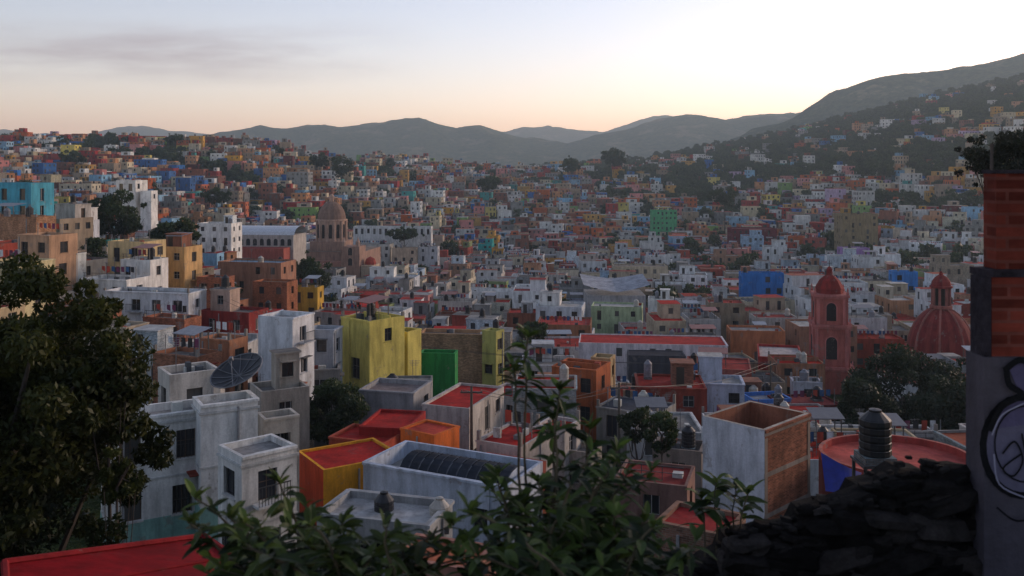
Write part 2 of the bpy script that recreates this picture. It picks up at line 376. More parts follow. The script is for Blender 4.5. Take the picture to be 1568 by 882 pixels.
# ---------------------------------------------------------------- foliage
def leaves(n,rx,ry,rz,ncl,size,c0,c1,r,rag=0.0):
    d=r.normal(size=(ncl,3)); d/=np.linalg.norm(d,axis=1)[:,None]
    rad=r.uniform(.35,.92,ncl)**.6
    cr=r.uniform(.16,.36,ncl)*min(rx,rz)
    if rag>0:
        o=r.random(ncl)<rag; rad[o]=r.uniform(1.0,1.28,o.sum()); cr[o]=r.uniform(.06,.15,o.sum())*min(rx,rz)
    C=d*rad[:,None]*np.array([rx,ry,rz])*.85
    wts=(cr/cr.max())**2+.05; k=r.choice(ncl,n,p=wts/wts.sum()); dd=r.normal(size=(n,3)); dd/=np.linalg.norm(dd,axis=1)[:,None]
    P=C[k]+dd*(cr[k]*r.uniform(.35,1.12,n)**.5)[:,None]*np.array([1.15,1.15,.85])
    u=r.normal(size=(n,3)); u[:,2]-=.4; u/=np.linalg.norm(u,axis=1)[:,None]
    w=np.cross(u,dd+r.normal(size=(n,3))*.5); w/=np.linalg.norm(w,axis=1)[:,None]+1e-6
    s=(size*r.uniform(.6,1.3,n))[:,None]
    V=np.stack([P-u*s,P+w*s*.42,P+u*s,P-w*s*.42],1).reshape(-1,3)
    F=np.arange(n*4).reshape(n,4)
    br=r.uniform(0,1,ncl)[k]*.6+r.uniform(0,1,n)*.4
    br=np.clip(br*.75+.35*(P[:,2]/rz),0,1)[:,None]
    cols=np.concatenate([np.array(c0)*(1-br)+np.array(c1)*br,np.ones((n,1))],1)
    return V,F,cols
GD=(.012,.02,.01); GM=(.045,.07,.022)
def tree(name,b,e,d,rx,rz,n,size,c0=GD,c1=GM,ncl=40,ry=None,trunk=.25,seed=1,zb=None,rag=.2):
    x,y,z=sv(b,e,d); r=np.random.default_rng(seed)
    g=h1(x,y)-.3 if zb is None else zb
    par=bpy.data.objects.new(name,None); scene.collection.objects.link(par); par.location=(x,y,g)
    Vv,Ff,Cc=leaves(n,rx,ry or rx,rz,ncl,size,c0,c1,r,rag); hz=max(z-g,rz*.7)
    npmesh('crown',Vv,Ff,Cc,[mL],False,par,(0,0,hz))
    mb=MB(); rr=random.Random(seed); bc=(.07,.055,.045,1)
    top=hz-rz*.2; pts=[(rr.uniform(-.1,.1)*rx*i/4,rr.uniform(-.1,.1)*rx*i/4,top*i/4) for i in range(5)]
    mb.tube(pts,[trunk*(1.15-.16*i) for i in range(5)],8,bc,0)
    for k in range(7):
        a=rr.uniform(0,6.28); i=rr.choice([2,3,3,4]); p=pts[i]; L=rx*rr.uniform(.5,.85)
        q=[p,(p[0]+math.cos(a)*L*.4,p[1]+math.sin(a)*L*.4,p[2]+rz*.25),(p[0]+math.cos(a)*L,p[1]+math.sin(a)*L,hz+rr.uniform(-.2,.6)*rz)]
        mb.tube(q,[trunk*.5,trunk*.3,trunk*.1],6,bc,0)
    mb.obj('trunk',mats=[mK],parent=par)
    return par
# foreground left tree
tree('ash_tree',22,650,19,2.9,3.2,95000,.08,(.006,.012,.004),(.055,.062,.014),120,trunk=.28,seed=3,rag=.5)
tree('ash_tree',178,735,18,.55,.7,2200,.075,(.02,.03,.008),(.08,.09,.02),12,trunk=.05,seed=9,rag=.4)
tree('ash_tree',170,560,18.5,.8,.9,4500,.075,(.01,.016,.005),(.07,.075,.016),16,trunk=.05,seed=19,rag=.4)
tree('fig_tree',506,628,76,3.2,2.6,12000,.17,seed=4)
tree('jacaranda_tree',178,328,190,6.8,5.2,7000,.42,seed=5)
tree('jacaranda_tree',268,360,172,5.2,3.4,5000,.4,seed=6)
tree('laurel_tree',482,418,212,5,5.2,5000,.42,seed=7)
tree('laurel_tree',346,446,168,2.6,2.1,2500,.3,seed=8)
tree('laurel_tree',1385,605,104,7.4,5.8,22000,.3,(.008,.014,.009),(.028,.042,.018),70,seed=10)
tree('laurel_tree',1320,640,92,3.8,4.4,11000,.26,(.008,.014,.009),(.028,.042,.018),seed=12)
tree('laurel_tree',1450,640,96,4,5,11000,.26,(.008,.014,.009),(.028,.042,.018),seed=13)
tree('laurel_tree',818,510,150,3.6,1.8,2500,.3,seed=14)
tree('laurel_tree',1012,660,62,1.2,1.7,4500,.13,(.015,.028,.01),(.06,.09,.025),26,seed=15,trunk=.1)
tree('laurel_tree',1580,246,62,5.2,2.3,22000,.14,(.006,.01,.006),(.022,.028,.014),110,seed=16)
tree('laurel_tree',145,385,160,3,2.6,2500,.3,seed=17)
tree('laurel_tree',620,358,380,8,3.4,2500,.55,seed=18)
tree('laurel_tree',690,380,400,5,4,1800,.55,seed=19)
tree('eucalyptus_tree',940,240,830,14,9,5000,.95,seed=20)
tree('eucalyptus_tree',873,252,800,9,8,3000,.95,seed=21)
tree('eucalyptus_tree',266,216,680,8,6,2600,.9,seed=22)
tree('eucalyptus_tree',522,255,640,9,9,2600,.85,seed=23)
tree('eucalyptus_tree',490,245,650,8,6,2600,.85,seed=24)
tree('laurel_tree',975,650,68,1.6,1.4,3500,.14,(.012,.02,.01),(.045,.065,.022),22,seed=25,trunk=.12)
tree('laurel_tree',1350,260,620,11,6,3000,.8,seed=26)
tree('laurel_tree',110,240,560,9,5,2500,.7,seed=27)
tree('laurel_tree',750,280,620,9,6,2500,.8,seed=28)
tree('laurel_tree',690,640,90,2.0,1.6,3000,.18,seed=29,trunk=.12)
tree('laurel_tree',420,440,190,3.4,2.6,2600,.3,seed=30)
tree('laurel_tree',1110,300,520,10,6,3000,.7,seed=31)
tree('laurel_tree',330,300,430,8,4.5,2600,.6,seed=32)
# ---------------------------------------------------------------- hero buildings
OCC=[]  # (x,y,hw,hd,rot)
W=hx('#e2e0da',.98); W2=hx('#d4d6d8',.98); YE=hx('#d2c268'); OR=hx('#d06a30'); REDR=hx('#b02a24'); GY=hx('#8f8c88'); LG=hx('#b5b2ac')
BRK=hx('#a8694f'); GRN=hx('#3f8f4a')
def H(name,b0,b1,e,d,k=1.0,rot=0,wall_=W,roof=LG,det=2,**o):
    r=math.radians(rot); span=(b1-b0)/K*d
    w=span/(math.cos(r)+k*abs(math.sin(r))); dp=k*w
    near=(w*abs(math.sin(r))+dp*math.cos(r))/2
    bm=(b0+b1)/2; cy=d+near; cx=(bm-784)/K*(d+near*.35); zt=-(e-255)/K*(d+ (w*abs(math.sin(r))/2 if rot else 0)*.5)
    g=min(h1(cx-w/2,cy-dp/2),h1(cx+w/2,cy-dp/2),h1(cx,cy),h1(cx,cy+dp/2))-.6
    g=min(g,zt-3.2)
    mb=MB(); rr=random.Random(int(b0*7+e*13+d)); house(mb,w,dp,zt-g,wall_,roof,det,rr,**o)
    OCC.append((cx,cy,w/2,dp/2,r))
    return mb.obj(name,(cx,cy,g),r),(cx,cy,zt,w,dp,g,r)
HL=[
# near left white group
('white_townhouse',135,305,640,46,.5,30,W,GY,{'density':1}),
('white_townhouse',282,388,618,47,.7,30,W,GY,{'density':.3}),
('white_townhouse',320,446,695,42,.9,42,W,GY,{'clut':False,'density':1,'par':.3}),
('white_townhouse',226,330,572,53,.9,35,hx('#c8c2b8'),GY,{}),
('stone_house',385,455,640,52,.8,30,hx('#b9b3a8'),GY,{}),
('stone_house',370,470,598,68,.9,30,hx('#a49d92'),hx('#77736e'),{'up':(.5,.4,hx('#a89f92'))}),
('stone_house',455,520,566,84,.9,10,hx('#8d8a86'),GY,{}),
('white_tower_house',392,473,486,80,.9,-22,W2,LG,{'density':.35,'clut':False}),
('lattice_house',470,519,505,86,.9,-10,hx('#a8adb5'),GY,{'density':.9}),
('yellow_house',516,616,490,88,1.0,-42,YE,hx('#9c9a76'),{'density':.5}),
('yellow_house',600,643,508,92,1.2,-30,YE,hx('#9c9a76'),{'nowin':True}),
('brick_house',640,765,512,106,.35,-8,hx('#b08a68'),hx('#8a7a6c'),{'nowin':True,'m':BR}),
('green_house',642,700,541,96,.5,-6,hx('#2f8a48'),hx('#3f8f4a'),{'nowin':True,'clut':False}),
('olive_house',738,772,507,104,1,-30,hx('#a9a45e'),GY,{}),
('grey_parapet_house',548,655,600,78,.9,-14,hx('#9c9a9a'),hx('#8a7c78'),{'density':.2,'clut':False}),
('red_roof_house',645,772,624,74,1.9,-20,hx('#b8b0a8'),REDR,{'par':.2,'density':.5,'clut':False}),
('red_roof_house',735,836,608,90,1.1,-30,hx('#c4beb8'),REDR,{'par':.25}),
('red_roof_house',550,645,655,66,1.3,-10,hx('#a02e2a'),REDR,{'clut':False,'par':.2}),
('red_roof_house',728,850,682,62,1.4,-28,hx('#b9b0a8'),REDR,{'par':.15}),
('red_roof_house',820,892,655,68,1.2,-28,hx('#c9c2bc'),REDR,{'par':.25}),
('orange_house',610,702,664,60,.9,-35,OR,hx('#c04838'),{'density':.35,'clut':False,'par':.12}),
('orange_house',438,614,714,55,.85,33,hx('#e0a030'),REDR,{'clut':False,'density':.1,'par':.15,'sides':{3:(hx('#c85030'),PL)}}),
('red_roof_house',500,620,676,64,.8,-20,hx('#b0503a'),REDR,{'nowin':True,'par':.2,'clut':False}),
('blue_white_workshop',540,838,735,49,.5,-26,hx('#bcc6d4'),hx('#9a9a98'),{'density':.2,'clut':False,'par':.9}),
('concrete_house',478,690,800,36,.6,-16,hx('#a8a8a6'),hx('#b5b3b0'),{'clut':False,'par':.3}),
('brick_house',1005,1160,815,31,.9,-30,hx('#8c6a58'),hx('#9c2f2c'),{'m':BR,'clut':False,'nowin':True,'par':.15}),
('red_roof_house',700,840,730,56,.9,-26,hx('#a05040'),REDR,{'clut':False,'par':.15}),
('tan_house',845,940,565,92,.9,-25,hx('#b4623c'),hx('#8a5a4a'),{}),
('tan_house',905,945,548,100,1,-20,hx('#b59a72'),GY,{}),
('grey_house',915,1045,632,84,.8,-30,hx('#9a958e'),hx('#4a4c54'),{'par':.12}),
('grey_house',850,925,692,68,.8,-25,hx('#a89f95'),hx('#7d7772'),{}),
('white_house',1068,1146,588,96,.9,-8,hx('#b8c0cf'),LG,{'density':.7,'up':(.5,.5,hx('#b4bccb'))}),
('white_house',1030,1100,580,104,.9,-8,hx('#a9b4c6'),LG,{}),
('blue_house',1143,1212,612,100,.8,10,hx('#4f7fc8'),hx('#8a8f98'),{}),
('tan_house',940,1020,600,108,.7,-20,hx('#a88f76'),hx('#9c3a32'),{'par':.2}),
('tan_house',1000,1090,690,66,.8,-18,hx('#8d7f74'),hx('#6a625c'),{}),
('red_roof_house',940,1080,742,52,.9,-18,hx('#8a6a60'),hx('#8c3430'),{'par':.15}),
('red_roof_hall',885,1120,528,140,.35,-6,hx('#d6cccc'),hx('#b0302a'),{'density':.2,'clut':False,'par':.15}),
('dark_shed',962,1052,545,128,.5,-4,hx('#4a4a50'),hx('#34343c'),{'nowin':True,'clut':False,'par':.1}),
('red_roof_house',1050,1165,566,122,.9,-12,hx('#a05a50'),hx('#a0352f'),{'par':.2}),
('church_nave',1160,1248,548,146,1.6,-14,hx('#a5342f'),hx('#c2b8b2'),{'density':.3,'clut':False}),
('orange_house',1118,1205,507,168,.6,-6,hx('#b5714c'),GY,{'density':.3}),
('maroon_house',1190,1290,622,98,.8,8,hx('#6a2a2c'),hx('#8c3a36'),{'par':.2}),
('white_house',1215,1262,585,118,.8,-8,hx('#b8b8c0'),LG,{}),
# left terrace of houses
('brick_house',212,300,488,105,.5,-20,BRK,hx('#8f8378'),{'m':BR,'density':.15}),
('brick_house',225,330,545,78,.6,-24,hx('#a06a50'),hx('#8a857f'),{'m':BR}),
('red_terrace_house',300,402,478,112,.6,-18,hx('#8a3430'),hx('#7a7470'),{'up':(.4,.5,hx('#b9a090'))}),
('brick_house',300,372,520,84,.7,-24,hx('#b07a5c'),LG,{}),
('white_house',120,215,428,118,.7,-15,W,LG,{'density':.9}),
('white_house',150,305,448,112,.35,-12,W2,hx('#9c9a96'),{'density':.9}),
('beige_house',162,240,370,132,.8,-16,hx('#d2b888'),GY,{}),
('beige_house',232,299,378,140,.8,-16,hx('#d0a872'),GY,{}),
('white_house',182,246,398,124,.8,-16,W,LG,{}),
('cream_house',20,102,360,118,.8,-22,hx('#c0997a'),hx('#8f8378'),{'density':.5}),
('cream_house',-40,62,402,104,.8,-20,hx('#d8c89a'),hx('#9a8f80'),{}),
('cream_house',95,125,388,122,.8,-16,hx('#cfcfc8'),GY,{}),
('brick_house',60,170,470,96,.6,-18,hx('#9a6048'),hx('#8a8078'),{'m':BR,'density':.4}),
('tan_house',120,215,500,88,.6,-20,hx('#b0a08a'),hx('#a08a7a'),{'density':.5}),
('brick_house',300,352,425,140,.7,-14,BRK,GY,{'m':BR}),
('turquoise_house',-40,66,280,150,.5,-14,hx('#4f9fb5'),hx('#a8423a'),{'density':1,'win':1.7,'cap':hx('#a8423a'),'clut':False}),
('brick_house',-40,72,332,140,.4,-14,hx('#b08060'),GY,{'m':BR,'nowin':True}),
('white_castle_house',178,216,276,250,1,-10,W,LG,{'density':.3,'maxfl':2}),
('white_house',215,236,292,250,1,-10,W,LG,{'density':.4,'maxfl':2}),
('white_house',60,140,338,175,.5,-10,hx('#c9ccd0'),LG,{'up':(.4,.5,W)}),
('white_house',302,362,342,240,.7,-8,W,LG,{'maxfl':3}),
('brick_house',330,445,402,180,.5,-12,hx('#a87a62'),hx('#7f96a8'),{}),
('brick_house',385,450,432,165,.6,-14,hx('#a8684a'),hx('#a58a72'),{'m':BR}),
('yellow_house',445,492,440,172,.6,-10,hx('#c9a042'),hx('#6a4a40'),{}),
('white_school',540,662,347,390,.14,-5,hx('#c8c8c6'),LG,{'density':.85,'clut':False,'fl':4,'maxfl':1,'win':2}),
('white_house',545,600,374,372,.5,-5,hx('#b8b4ac'),hx('#8a8480'),{'maxfl':2}),
('cream_house',600,640,380,368,.6,-5,hx('#c0a890'),GY,{'maxfl':2}),
('white_house',640,672,378,370,.6,-5,hx('#b8b8ba'),GY,{'maxfl':2}),
# mid distance landmarks
('white_house',992,1036,458,215,.8,-10,W,LG,{'nowin':True}),
('blue_house',1135,1201,418,230,.35,-4,hx('#2f6fb5'),hx('#3a6a9a'),{'density':.5,'maxfl':2}),
('blue_house',1367,1406,416,240,.6,-6,hx('#3d7fc4'),LG,{'maxfl':2}),
('green_house',998,1036,322,520,.6,0,hx('#4fa070'),hx('#55a878'),{}),
('maroon_house',1120,1188,350,430,.5,0,hx('#6a2030'),hx('#6a3a3a'),{'maxfl':2}),
('purple_house',1290,1330,380,330,.7,0,hx('#9a78b0'),LG,{'maxfl':2}),
('brick_house',1288,1342,328,400,.7,0,hx('#86765a'),GY,{'density':.5}),
('cream_house',940,1022,408,300,.5,0,hx('#b8aa92'),hx('#8f8378'),{}),
('white_house',560,640,425,262,.5,-6,hx('#c8ccd0'),LG,{'up':(.5,.5,W)}),
('white_house',820,900,470,190,.8,-10,hx('#c4c8cc'),LG,{'up':(.45,.5,W)}),
('white_house',905,990,470,196,.6,-10,hx('#a8b890'),LG,{}),
('white_house',670,730,462,215,.7,-10,hx('#c0b8ae'),LG,{}),
]
INFO={}
for t in HL:
    name,b0,b1,e,d,k,rot,wc,rc,o=t
    ob,inf=H(name,b0,b1,e,d,k,rot,wc,rc,det=2 if d<160 else 1,**o); INFO[(b0,e)]=(inf,ob)
# teal ground-floor render on the white townhouses, proud of the wall; roof-edge mouldings
for key in ((135,640),(320,695),(282,618)):
    (cx,cy,zt,w,dp,g,r),ob=INFO[key]; Ht=zt-g; mb=MB()
    for z0,z1,c,pr in ((0,Ht-5.3,hx('#8fb8ac'),.03),(Ht-.5,Ht-.38,hx('#c8c8c4'),.08),(Ht-3.3,Ht-3.2,hx('#c8c8c4'),.05)):
        if z1<z0+.05: continue
        mb.box(-w/2-pr,w/2+pr,-dp/2-pr,-dp/2-.003,z0,z1,c,PL,bot=True)
        mb.box(-w/2-pr,-w/2-.003,-dp/2,dp/2,z0,z1,c,PL,bot=True)
    mb.obj('ground_floor_band',parent=ob)
# brick stair tower with open top
ob,tw=H('brick_stair_tower',1084,1263,652,42,.8,44,hx('#96604a'),hx('#77736e'),par=1.6,nowin=True,clut=False,
   sides={0:(hx('#9a6048'),BR),3:(hx('#c8c8ce'),PL),1:(hx('#96604a'),BR)},cap=hx('#b5a898'))
mb=MB(); w,dp=tw[3],tw[4]; Ht=tw[2]-tw[5]
for zz in (Ht-.2,Ht-2.1,Ht-4.0): mb.box(-w/2-.03,w/2+.03,-dp/2-.03,-dp/2-.004,zz-.1,zz+.1,hx('#8c8076'),PL)
for xx in (-w/2+.12,w/2-.12): mb.box(xx-.12,xx+.12,-dp/2-.026,-dp/2-.003,0,Ht-.4,hx('#8c7c6e'),PL)
mb.obj('concrete_bands',parent=ob)
# ------- satellite dish
def dish():
    x,y,z=sv(366,575,50); par=bpy.data.objects.new('satellite_dish',None); scene.collection.objects.link(par)
    par.location=(x,y,z); mb=MB(); n=24; dc=(.03,.03,.034,1); lc=(.16,.16,.17,1); Rr=1.45
    prof=[(Rr*i/6,.35*(i/6)**2) for i in range(7)]
    mb.lathe(0,0,0,prof,n,dc,ME)
    for k in range(12):
        a=math.pi*2*k/12; mb.tube([(r*math.cos(a),r*math.sin(a),zz+.03) for r,zz in prof],.028,4,lc,ME)
    mb.tube([(Rr*math.cos(a),Rr*math.sin(a),.37) for a in np.linspace(0,6.2832,25)],.04,5,lc,ME)
    for k in range(3):
        a=k*2.094+.5; mb.tube([(1.2*math.cos(a),1.2*math.sin(a),.3),(0,0,1.15)],.025,5,lc,ME)
    mb.box(-.1,.1,-.1,.1,1.05,1.25,lc,ME)
    o=mb.obj('reflector',parent=par); o.rotation_euler=(math.radians(24),math.radians(-16),0)
    mb=MB(); mb.tube([(0,0,0),(0,.1,-2.6)],.07,8,(.1,.1,.1,1),ME); mb.tube([(0,0,-.6),(.5,.1,-2.6)],.04,6,(.1,.1,.1,1),ME); mb.tube([(0,0,-.6),(-.5,.1,-2.6)],.04,6,(.1,.1,.1,1),ME)
    mb.obj('mast',parent=par)
dish()
# ------- workshop vaulted roof
def vault():
    mb=MB(); (cx,cy,zt,w,dp,g,r),ob=INFO[(540,735)]
    n=11; wd=w*.74/n; col=(.03,.036,.048,1)
    for i in range(n):
        x0=-w*.30+i*wd; D=dp*.30
        for k in range(8):
            a=math.pi*k/8; a2=math.pi*(k+1)/8
            y1=-D*math.cos(a); y2=-D*math.cos(a2); z1=.15+.85*math.sin(a); z2=.15+.85*math.sin(a2)
            mb.poly([(x0,y1,z1),(x0+wd*.9,y1,z1),(x0+wd*.9,y2,z2),(x0,y2,z2)],col,RF)
            mb.poly([(x0+wd*.9,y1,z1+.05),(x0+wd,y1,z1+.05),(x0+wd,y2,z2+.05),(x0+wd*.9,y2,z2+.05)],(.1,.105,.12,1),RF)
    for sx in (-w*.30,w*.44):
        mb.poly([(sx,-dp*.3*math.cos(math.pi*k/8),.15+.85*math.sin(math.pi*k/8)) for k in range(9)],hx('#b4c0cf'),PL)
    mb.obj('vaulted_sheet_roof',(cx,cy,zt-.75),r)
vault()
def standalone_tank(b,e,d,col,r,h,stand=0):
    x,y,z=sv(b,e,d); mb=MB(); tank(mb,0,0,stand,r,h,col)
    if stand:
        for sx in (-r,r):
            for sy in (-r,r): mb.box(sx-.05,sx+.05,sy-.05,sy+.05,-1,stand,(.05,.05,.05,1),ME)
        mb.box(-r-.1,r+.1,-r-.1,r+.1,stand-.1,stand-.003,(.06,.05,.05,1),ME)
    mb.obj('rooftop_water_tank',(x,y,z))
standalone_tank(588,806,38.5,(.012,.012,.014,1),.42,.9)
standalone_tank(673,812,38,(.42,.38,.32,1),.42,.8)
# ------- red terrace at right with blue tarp
def terrace():
    x,y,z=sv(1372,705,46); mb=MB(); n=30; rr=3.4
    pts=[(rr*1.1*math.cos(a),rr*math.sin(a)) for a in np.linspace(0,2*math.pi,n,endpoint=False)]
    g=h1(x,y)-z-1
    for i in range(n):
        a=pts[i];b_=pts[(i+1)%n]
        mb.poly([(a[0],a[1],g),(b_[0],b_[1],g),(b_[0],b_[1],.0),(a[0],a[1],.0)],hx('#7a423c'),PL)
        mb.poly([(a[0],a[1],0),(b_[0],b_[1],0),(b_[0],b_[1],.35),(a[0],a[1],.35)],hx('#b04c44'),PL)
        mb.poly([(a[0]*.95,a[1]*.95,.35),(a[0],a[1],.35),(b_[0],b_[1],.35),(b_[0]*.95,b_[1]*.95,.35)],hx('#b86a5c'),PL)
        mb.poly([(b_[0]*.95,b_[1]*.95,0),(a[0]*.95,a[1]*.95,0),(a[0]*.95,a[1]*.95,.35),(b_[0]*.95,b_[1]*.95,.35)],hx('#b04c44'),PL)
    mb.poly([(p[0]*.95,p[1]*.95,.0) for p in pts],hx('#c05a50'),RF)
    mb.obj('round_red_terrace',(x,y,z)); OCC.append((x,y,4.5,4.5,0))
    x,y,z=sv(1292,722,40); mb=MB(); m=8
    for i in range(m):
        for j in range(m):
            def q(i,j):
                u=i/m; v=j/m; return ((u-.5)*1.8*(1-.75*(1-v)*u*0.9),(v-.5)*.6-.3*math.sin(u*3.1),(v-.5)*1.5-(u*.9*v)-.2*math.sin(u*3.1)*math.sin(v*3))
            mb.poly([q(i,j),q(i+1,j),q(i+1,j+1),q(i,j+1)],hx('#16268a'),ME)
    mb.obj('blue_tarpaulin',(x,y,z))
terrace()
standalone_tank(1340,722,34,(.01,.01,.012,1),.58,1.35,.4)
# ------- church tower
def arch(mb,w,h,y,z,col,cx=0,frame=None,n=10):
    r=w/2
    if frame:
        q=[(cx-r-.18,y,z),(cx+r+.18,y,z)]+[(cx+(r+.18)*math.cos(a),y,z+h-r+(r+.18)*math.sin(a)) for a in np.linspace(0,math.pi,n)]
        mb.poly(q,frame,PL)
    q=[(cx-r,y-.02,z),(cx+r,y-.02,z)]+[(cx+r*math.cos(a),y-.02,z+h-r+r*math.sin(a)) for a in np.linspace(0,math.pi,n)]
    mb.poly(q,col,PL)
def tier(mb,hw,z0,z1,col,trim,aw,ah,rot,az=.6):
    mb.T(0,0,0,rot); mb.box(-hw,hw,-hw,hw,z0,z1,col,PL)
    mb.box(-hw-.35,hw+.35,-hw-.35,hw+.35,z1,z1+.4,trim,PL,bot=True); mb.box(-hw-.15,hw+.15,-hw-.15,hw+.15,z1-.3,z1-.003,trim,PL,bot=True)
    for i in range(4):
        mb.T(0,0,0,rot+i*math.pi/2)
        for sx in (-1,1):
            xx=sx*(hw-.42); mb.box(xx-.28,xx+.28,-hw-.16,-hw-.002,z0,z1-.31,trim,PL)
        if aw: arch(mb,aw,ah,-hw-.03,z0+az,(.02,.016,.018,1),0,trim)
        mb.lathe(-hw-.05,-hw-.05,z1+.4,[(.22,0),(.26,.3),(.12,.55),(.16,.8),(0,1.3)],6,trim,PL)
def church_tower():
    x,y,_=sv(1270,600,150); g=h1(x,y)-1; mb=MB(); u=150/1400
    zt=lambda e: -(e-255)*u-g
    C=hx('#ac5e54'); T=hx('#bb7068'); rot=math.radians(-12); D=hx('#8c2c28')
    tier(mb,3.1,0,zt(560),C,T,0,0,rot)
    tier(mb,2.75,zt(560)+.4,zt(497),C,T,1.7,3.6,rot,1.2)
    tier(mb,2.45,zt(497)+.4,zt(452),C,T,1.5,2.9,rot,.6)
    mb.T(0,0,0,rot); z=zt(452)+.4
    mb.lathe(0,0,z,[(2.2,0),(2.2,.7),(2.3,.75),(2.05,1.3),(1.6,2.1),(.9,2.75),(.5,2.95),(.45,3.7),(.55,3.75),(.25,4.2),(0,4.4)],8,D,PL,hx('#7c2824'))
    mb.box(-.05,.05,-.05,.05,z+4.3,z+5.3,(.05,.05,.05,1),ME); mb.box(-.35,.35,-.04,.04,z+4.8,z+4.9,(.05,.05,.05,1),ME)
    mb.obj('church_bell_tower',(x,y,g)); OCC.append((x,y,3.5,3.5,0))
church_tower()
def dome_church():
    x,y,_=sv(1441,545,165); g=h1(x,y)-1; mb=MB(); u=165/1400
    zt=lambda e: -(e-255)*u-g
    C=hx('#94504a'); T=hx('#a06258'); D=hx('#782626')
    mb.T(0,0,0,.2); mb.box(-7.5,7.5,-6.5,10,0,zt(558),C,PL,hx('#8a4a40'),RF)
    zb=zt(556); mb.lathe(0,0,zb,[(5.9,0),(5.9,1.2),(6.1,1.3),(6.1,1.5),(5.6,1.55)],16,T,PL)
    zd=zb+1.5; ht=zt(470)-zd
    prof=[(5.6*math.cos(t),ht*math.sin(t)) for t in np.linspace(0,1.36,9)]
    mb.lathe(0,0,zd,prof,32,D,PL,hx('#863430'))
    for k in range(8):
        a=k*math.pi/4+.1; mb.tube([((r+.05)*math.cos(a),(r+.05)*math.sin(a),zd+z) for r,z in prof],.2,5,T,PL)
    zl=zd+prof[-1][1]; mb.lathe(0,0,zl,[(1.9,0),(1.9,.5),(1.5,.55)],12,T,PL); mb.lathe(0,0,zl+.5,[(1.0,0),(1.0,3.2)],8,(.03,.02,.02,1),PL)
    for k in range(8):
        a=k*math.pi/4; mb.lathe(1.45*math.cos(a),1.45*math.sin(a),zl+.5,[(.26,0),(.22,2.9),(.3,3.2)],6,T,PL)
    mb.lathe(0,0,zl+3.7,[(1.95,0),(1.95,.3),(1.7,.4),(1.55,1.1),(1.0,1.9),(.4,2.3),(.2,2.9),(0,3.0)],12,D,PL,hx('#8c3832'))
    mb.box(-.05,.05,-.05,.05,zl+6.6,zl+7.6,(.05,.05,.05,1),ME)
    mb.lathe(-9,2,zb-.5,[(2,0),(2,.8),(1.7,1.6),(.9,2.3),(0,2.5)],10,hx('#8c4038'),PL)
    mb.obj('domed_church',(x,y,g),0); OCC.append((x,y,10,10,0))
dome_church()
def stone_church():
    d=330.; x,y,_=sv(508,420,d); g=h1(x,y)-1; mb=MB(); u=d/1400
    zt=lambda e: -(e-255)*u-g
    C=hx('#a08070'); T=hx('#b39482'); D=hx('#7c6458')
    mb.T(0,0,0,-.15); mb.box(-9,14,-9,14,0,zt(382),C,PL,hx('#8a7a6c'),RF)
    mb.box(-6,6,-6,6,zt(382),zt(368),C,PL)
    zb=zt(368); hd=zt(338)-zb
    mb.lathe(0,0,zb,[(5.2,0),(5.2,hd),(5.6,hd+.1),(5.6,hd+.6),(5.0,hd+.65)],16,T,PL)
    for k in range(12):
        a=k*math.pi/6; mb.lathe(5.35*math.cos(a),5.35*math.sin(a),zb,[(.42,0),(.42,hd)],6,T,PL)
        mb.T(0,0,0,-.15+a+.26); arch(mb,1.1,hd*.7,-5.2,zb+hd*.15,(.025,.02,.02,1)); mb.T(0,0,0,-.15)
    zd=zb+hd+.6; ht=zt(308)-zd; prof=[(5.0*math.cos(t),ht*math.sin(t)) for t in np.linspace(0,1.38,8)]
    mb.lathe(0,0,zd,prof,24,D,PL,hx('#866c5e'))
    mb.lathe(0,0,zd+prof[-1][1],[(.9,0),(.9,1.6),(1.1,1.7),(.6,2.4),(0,2.8)],8,T,PL)
    mb.T(0,0,0,-.15)
    mb.box(8,14.6,-13,-6,0,zt(372),C,PL); mb.box(-8,9,-12,-9,0,zt(395),hx('#b08070'),PL)
    for xx in (-5,-1,3): arch(mb,1.6,3.4,-12.05,zt(415),(.03,.025,.025,1),xx,T)
    for xx in (8.8,13.8):
        mb.lathe(xx,-12.2,zt(372),[(.8,0),(.8,1.5),(.5,2),(0,3.4)],6,T,PL)
    for zz in (zt(400),zt(385)): arch(mb,1.5,2.6,-13.04,zz,(.03,.025,.025,1),11.3,T)
    mb.box(14.8,19,-12,-4,0,zt(400),hx('#b8a48c'),PL); mb.lathe(17,-8,zt(400),[(2.0,0),(2.0,.8),(1.5,2),(0,2.8)],10,hx('#a8483c'),PL)
    mb.obj('stone_domed_church',(x,y,g)); OCC.append((x+4,y,16,15,0))
stone_church()
def barrel_hall():
    d=300; x,y,z=sv(412,352,d); g=h1(x,y)-1; mb=MB(); Hh=z-g; w=21; dp=12
    mb.T(0,0,0,-.12); mb.box(-w/2,w/2,-dp/2,dp/2,0,Hh-1.2,hx('#b0a8a0'),PL)
    n=8
    for k in range(n):
        a=math.pi*k/n;a2=math.pi*(k+1)/n
        mb.poly([(-w/2-.3,-dp/2*math.cos(a),Hh-1.2+2.6*math.sin(a)),(w/2+.3,-dp/2*math.cos(a),Hh-1.2+2.6*math.sin(a)),(w/2+.3,-dp/2*math.cos(a2),Hh-1.2+2.6*math.sin(a2)),(-w/2-.3,-dp/2*math.cos(a2),Hh-1.2+2.6*math.sin(a2))],hx('#c8ccd2'),ME)
    for i in range(9):
        xx=-w/2+1.3+i*2.3; arch(mb,1.3,2.2,-dp/2-.03,Hh-4.6,(.03,.03,.035,1),xx)
    mb.box(-w/2-2,w/2-1,-dp/2-6,-dp/2,0,Hh-5,hx('#a8584c'),PL,hx('#a04a42'),RF)
    mb.obj('barrel_roofed_market_hall',(x,y,g)); OCC.append((x,y,12,10,0))
barrel_hall()
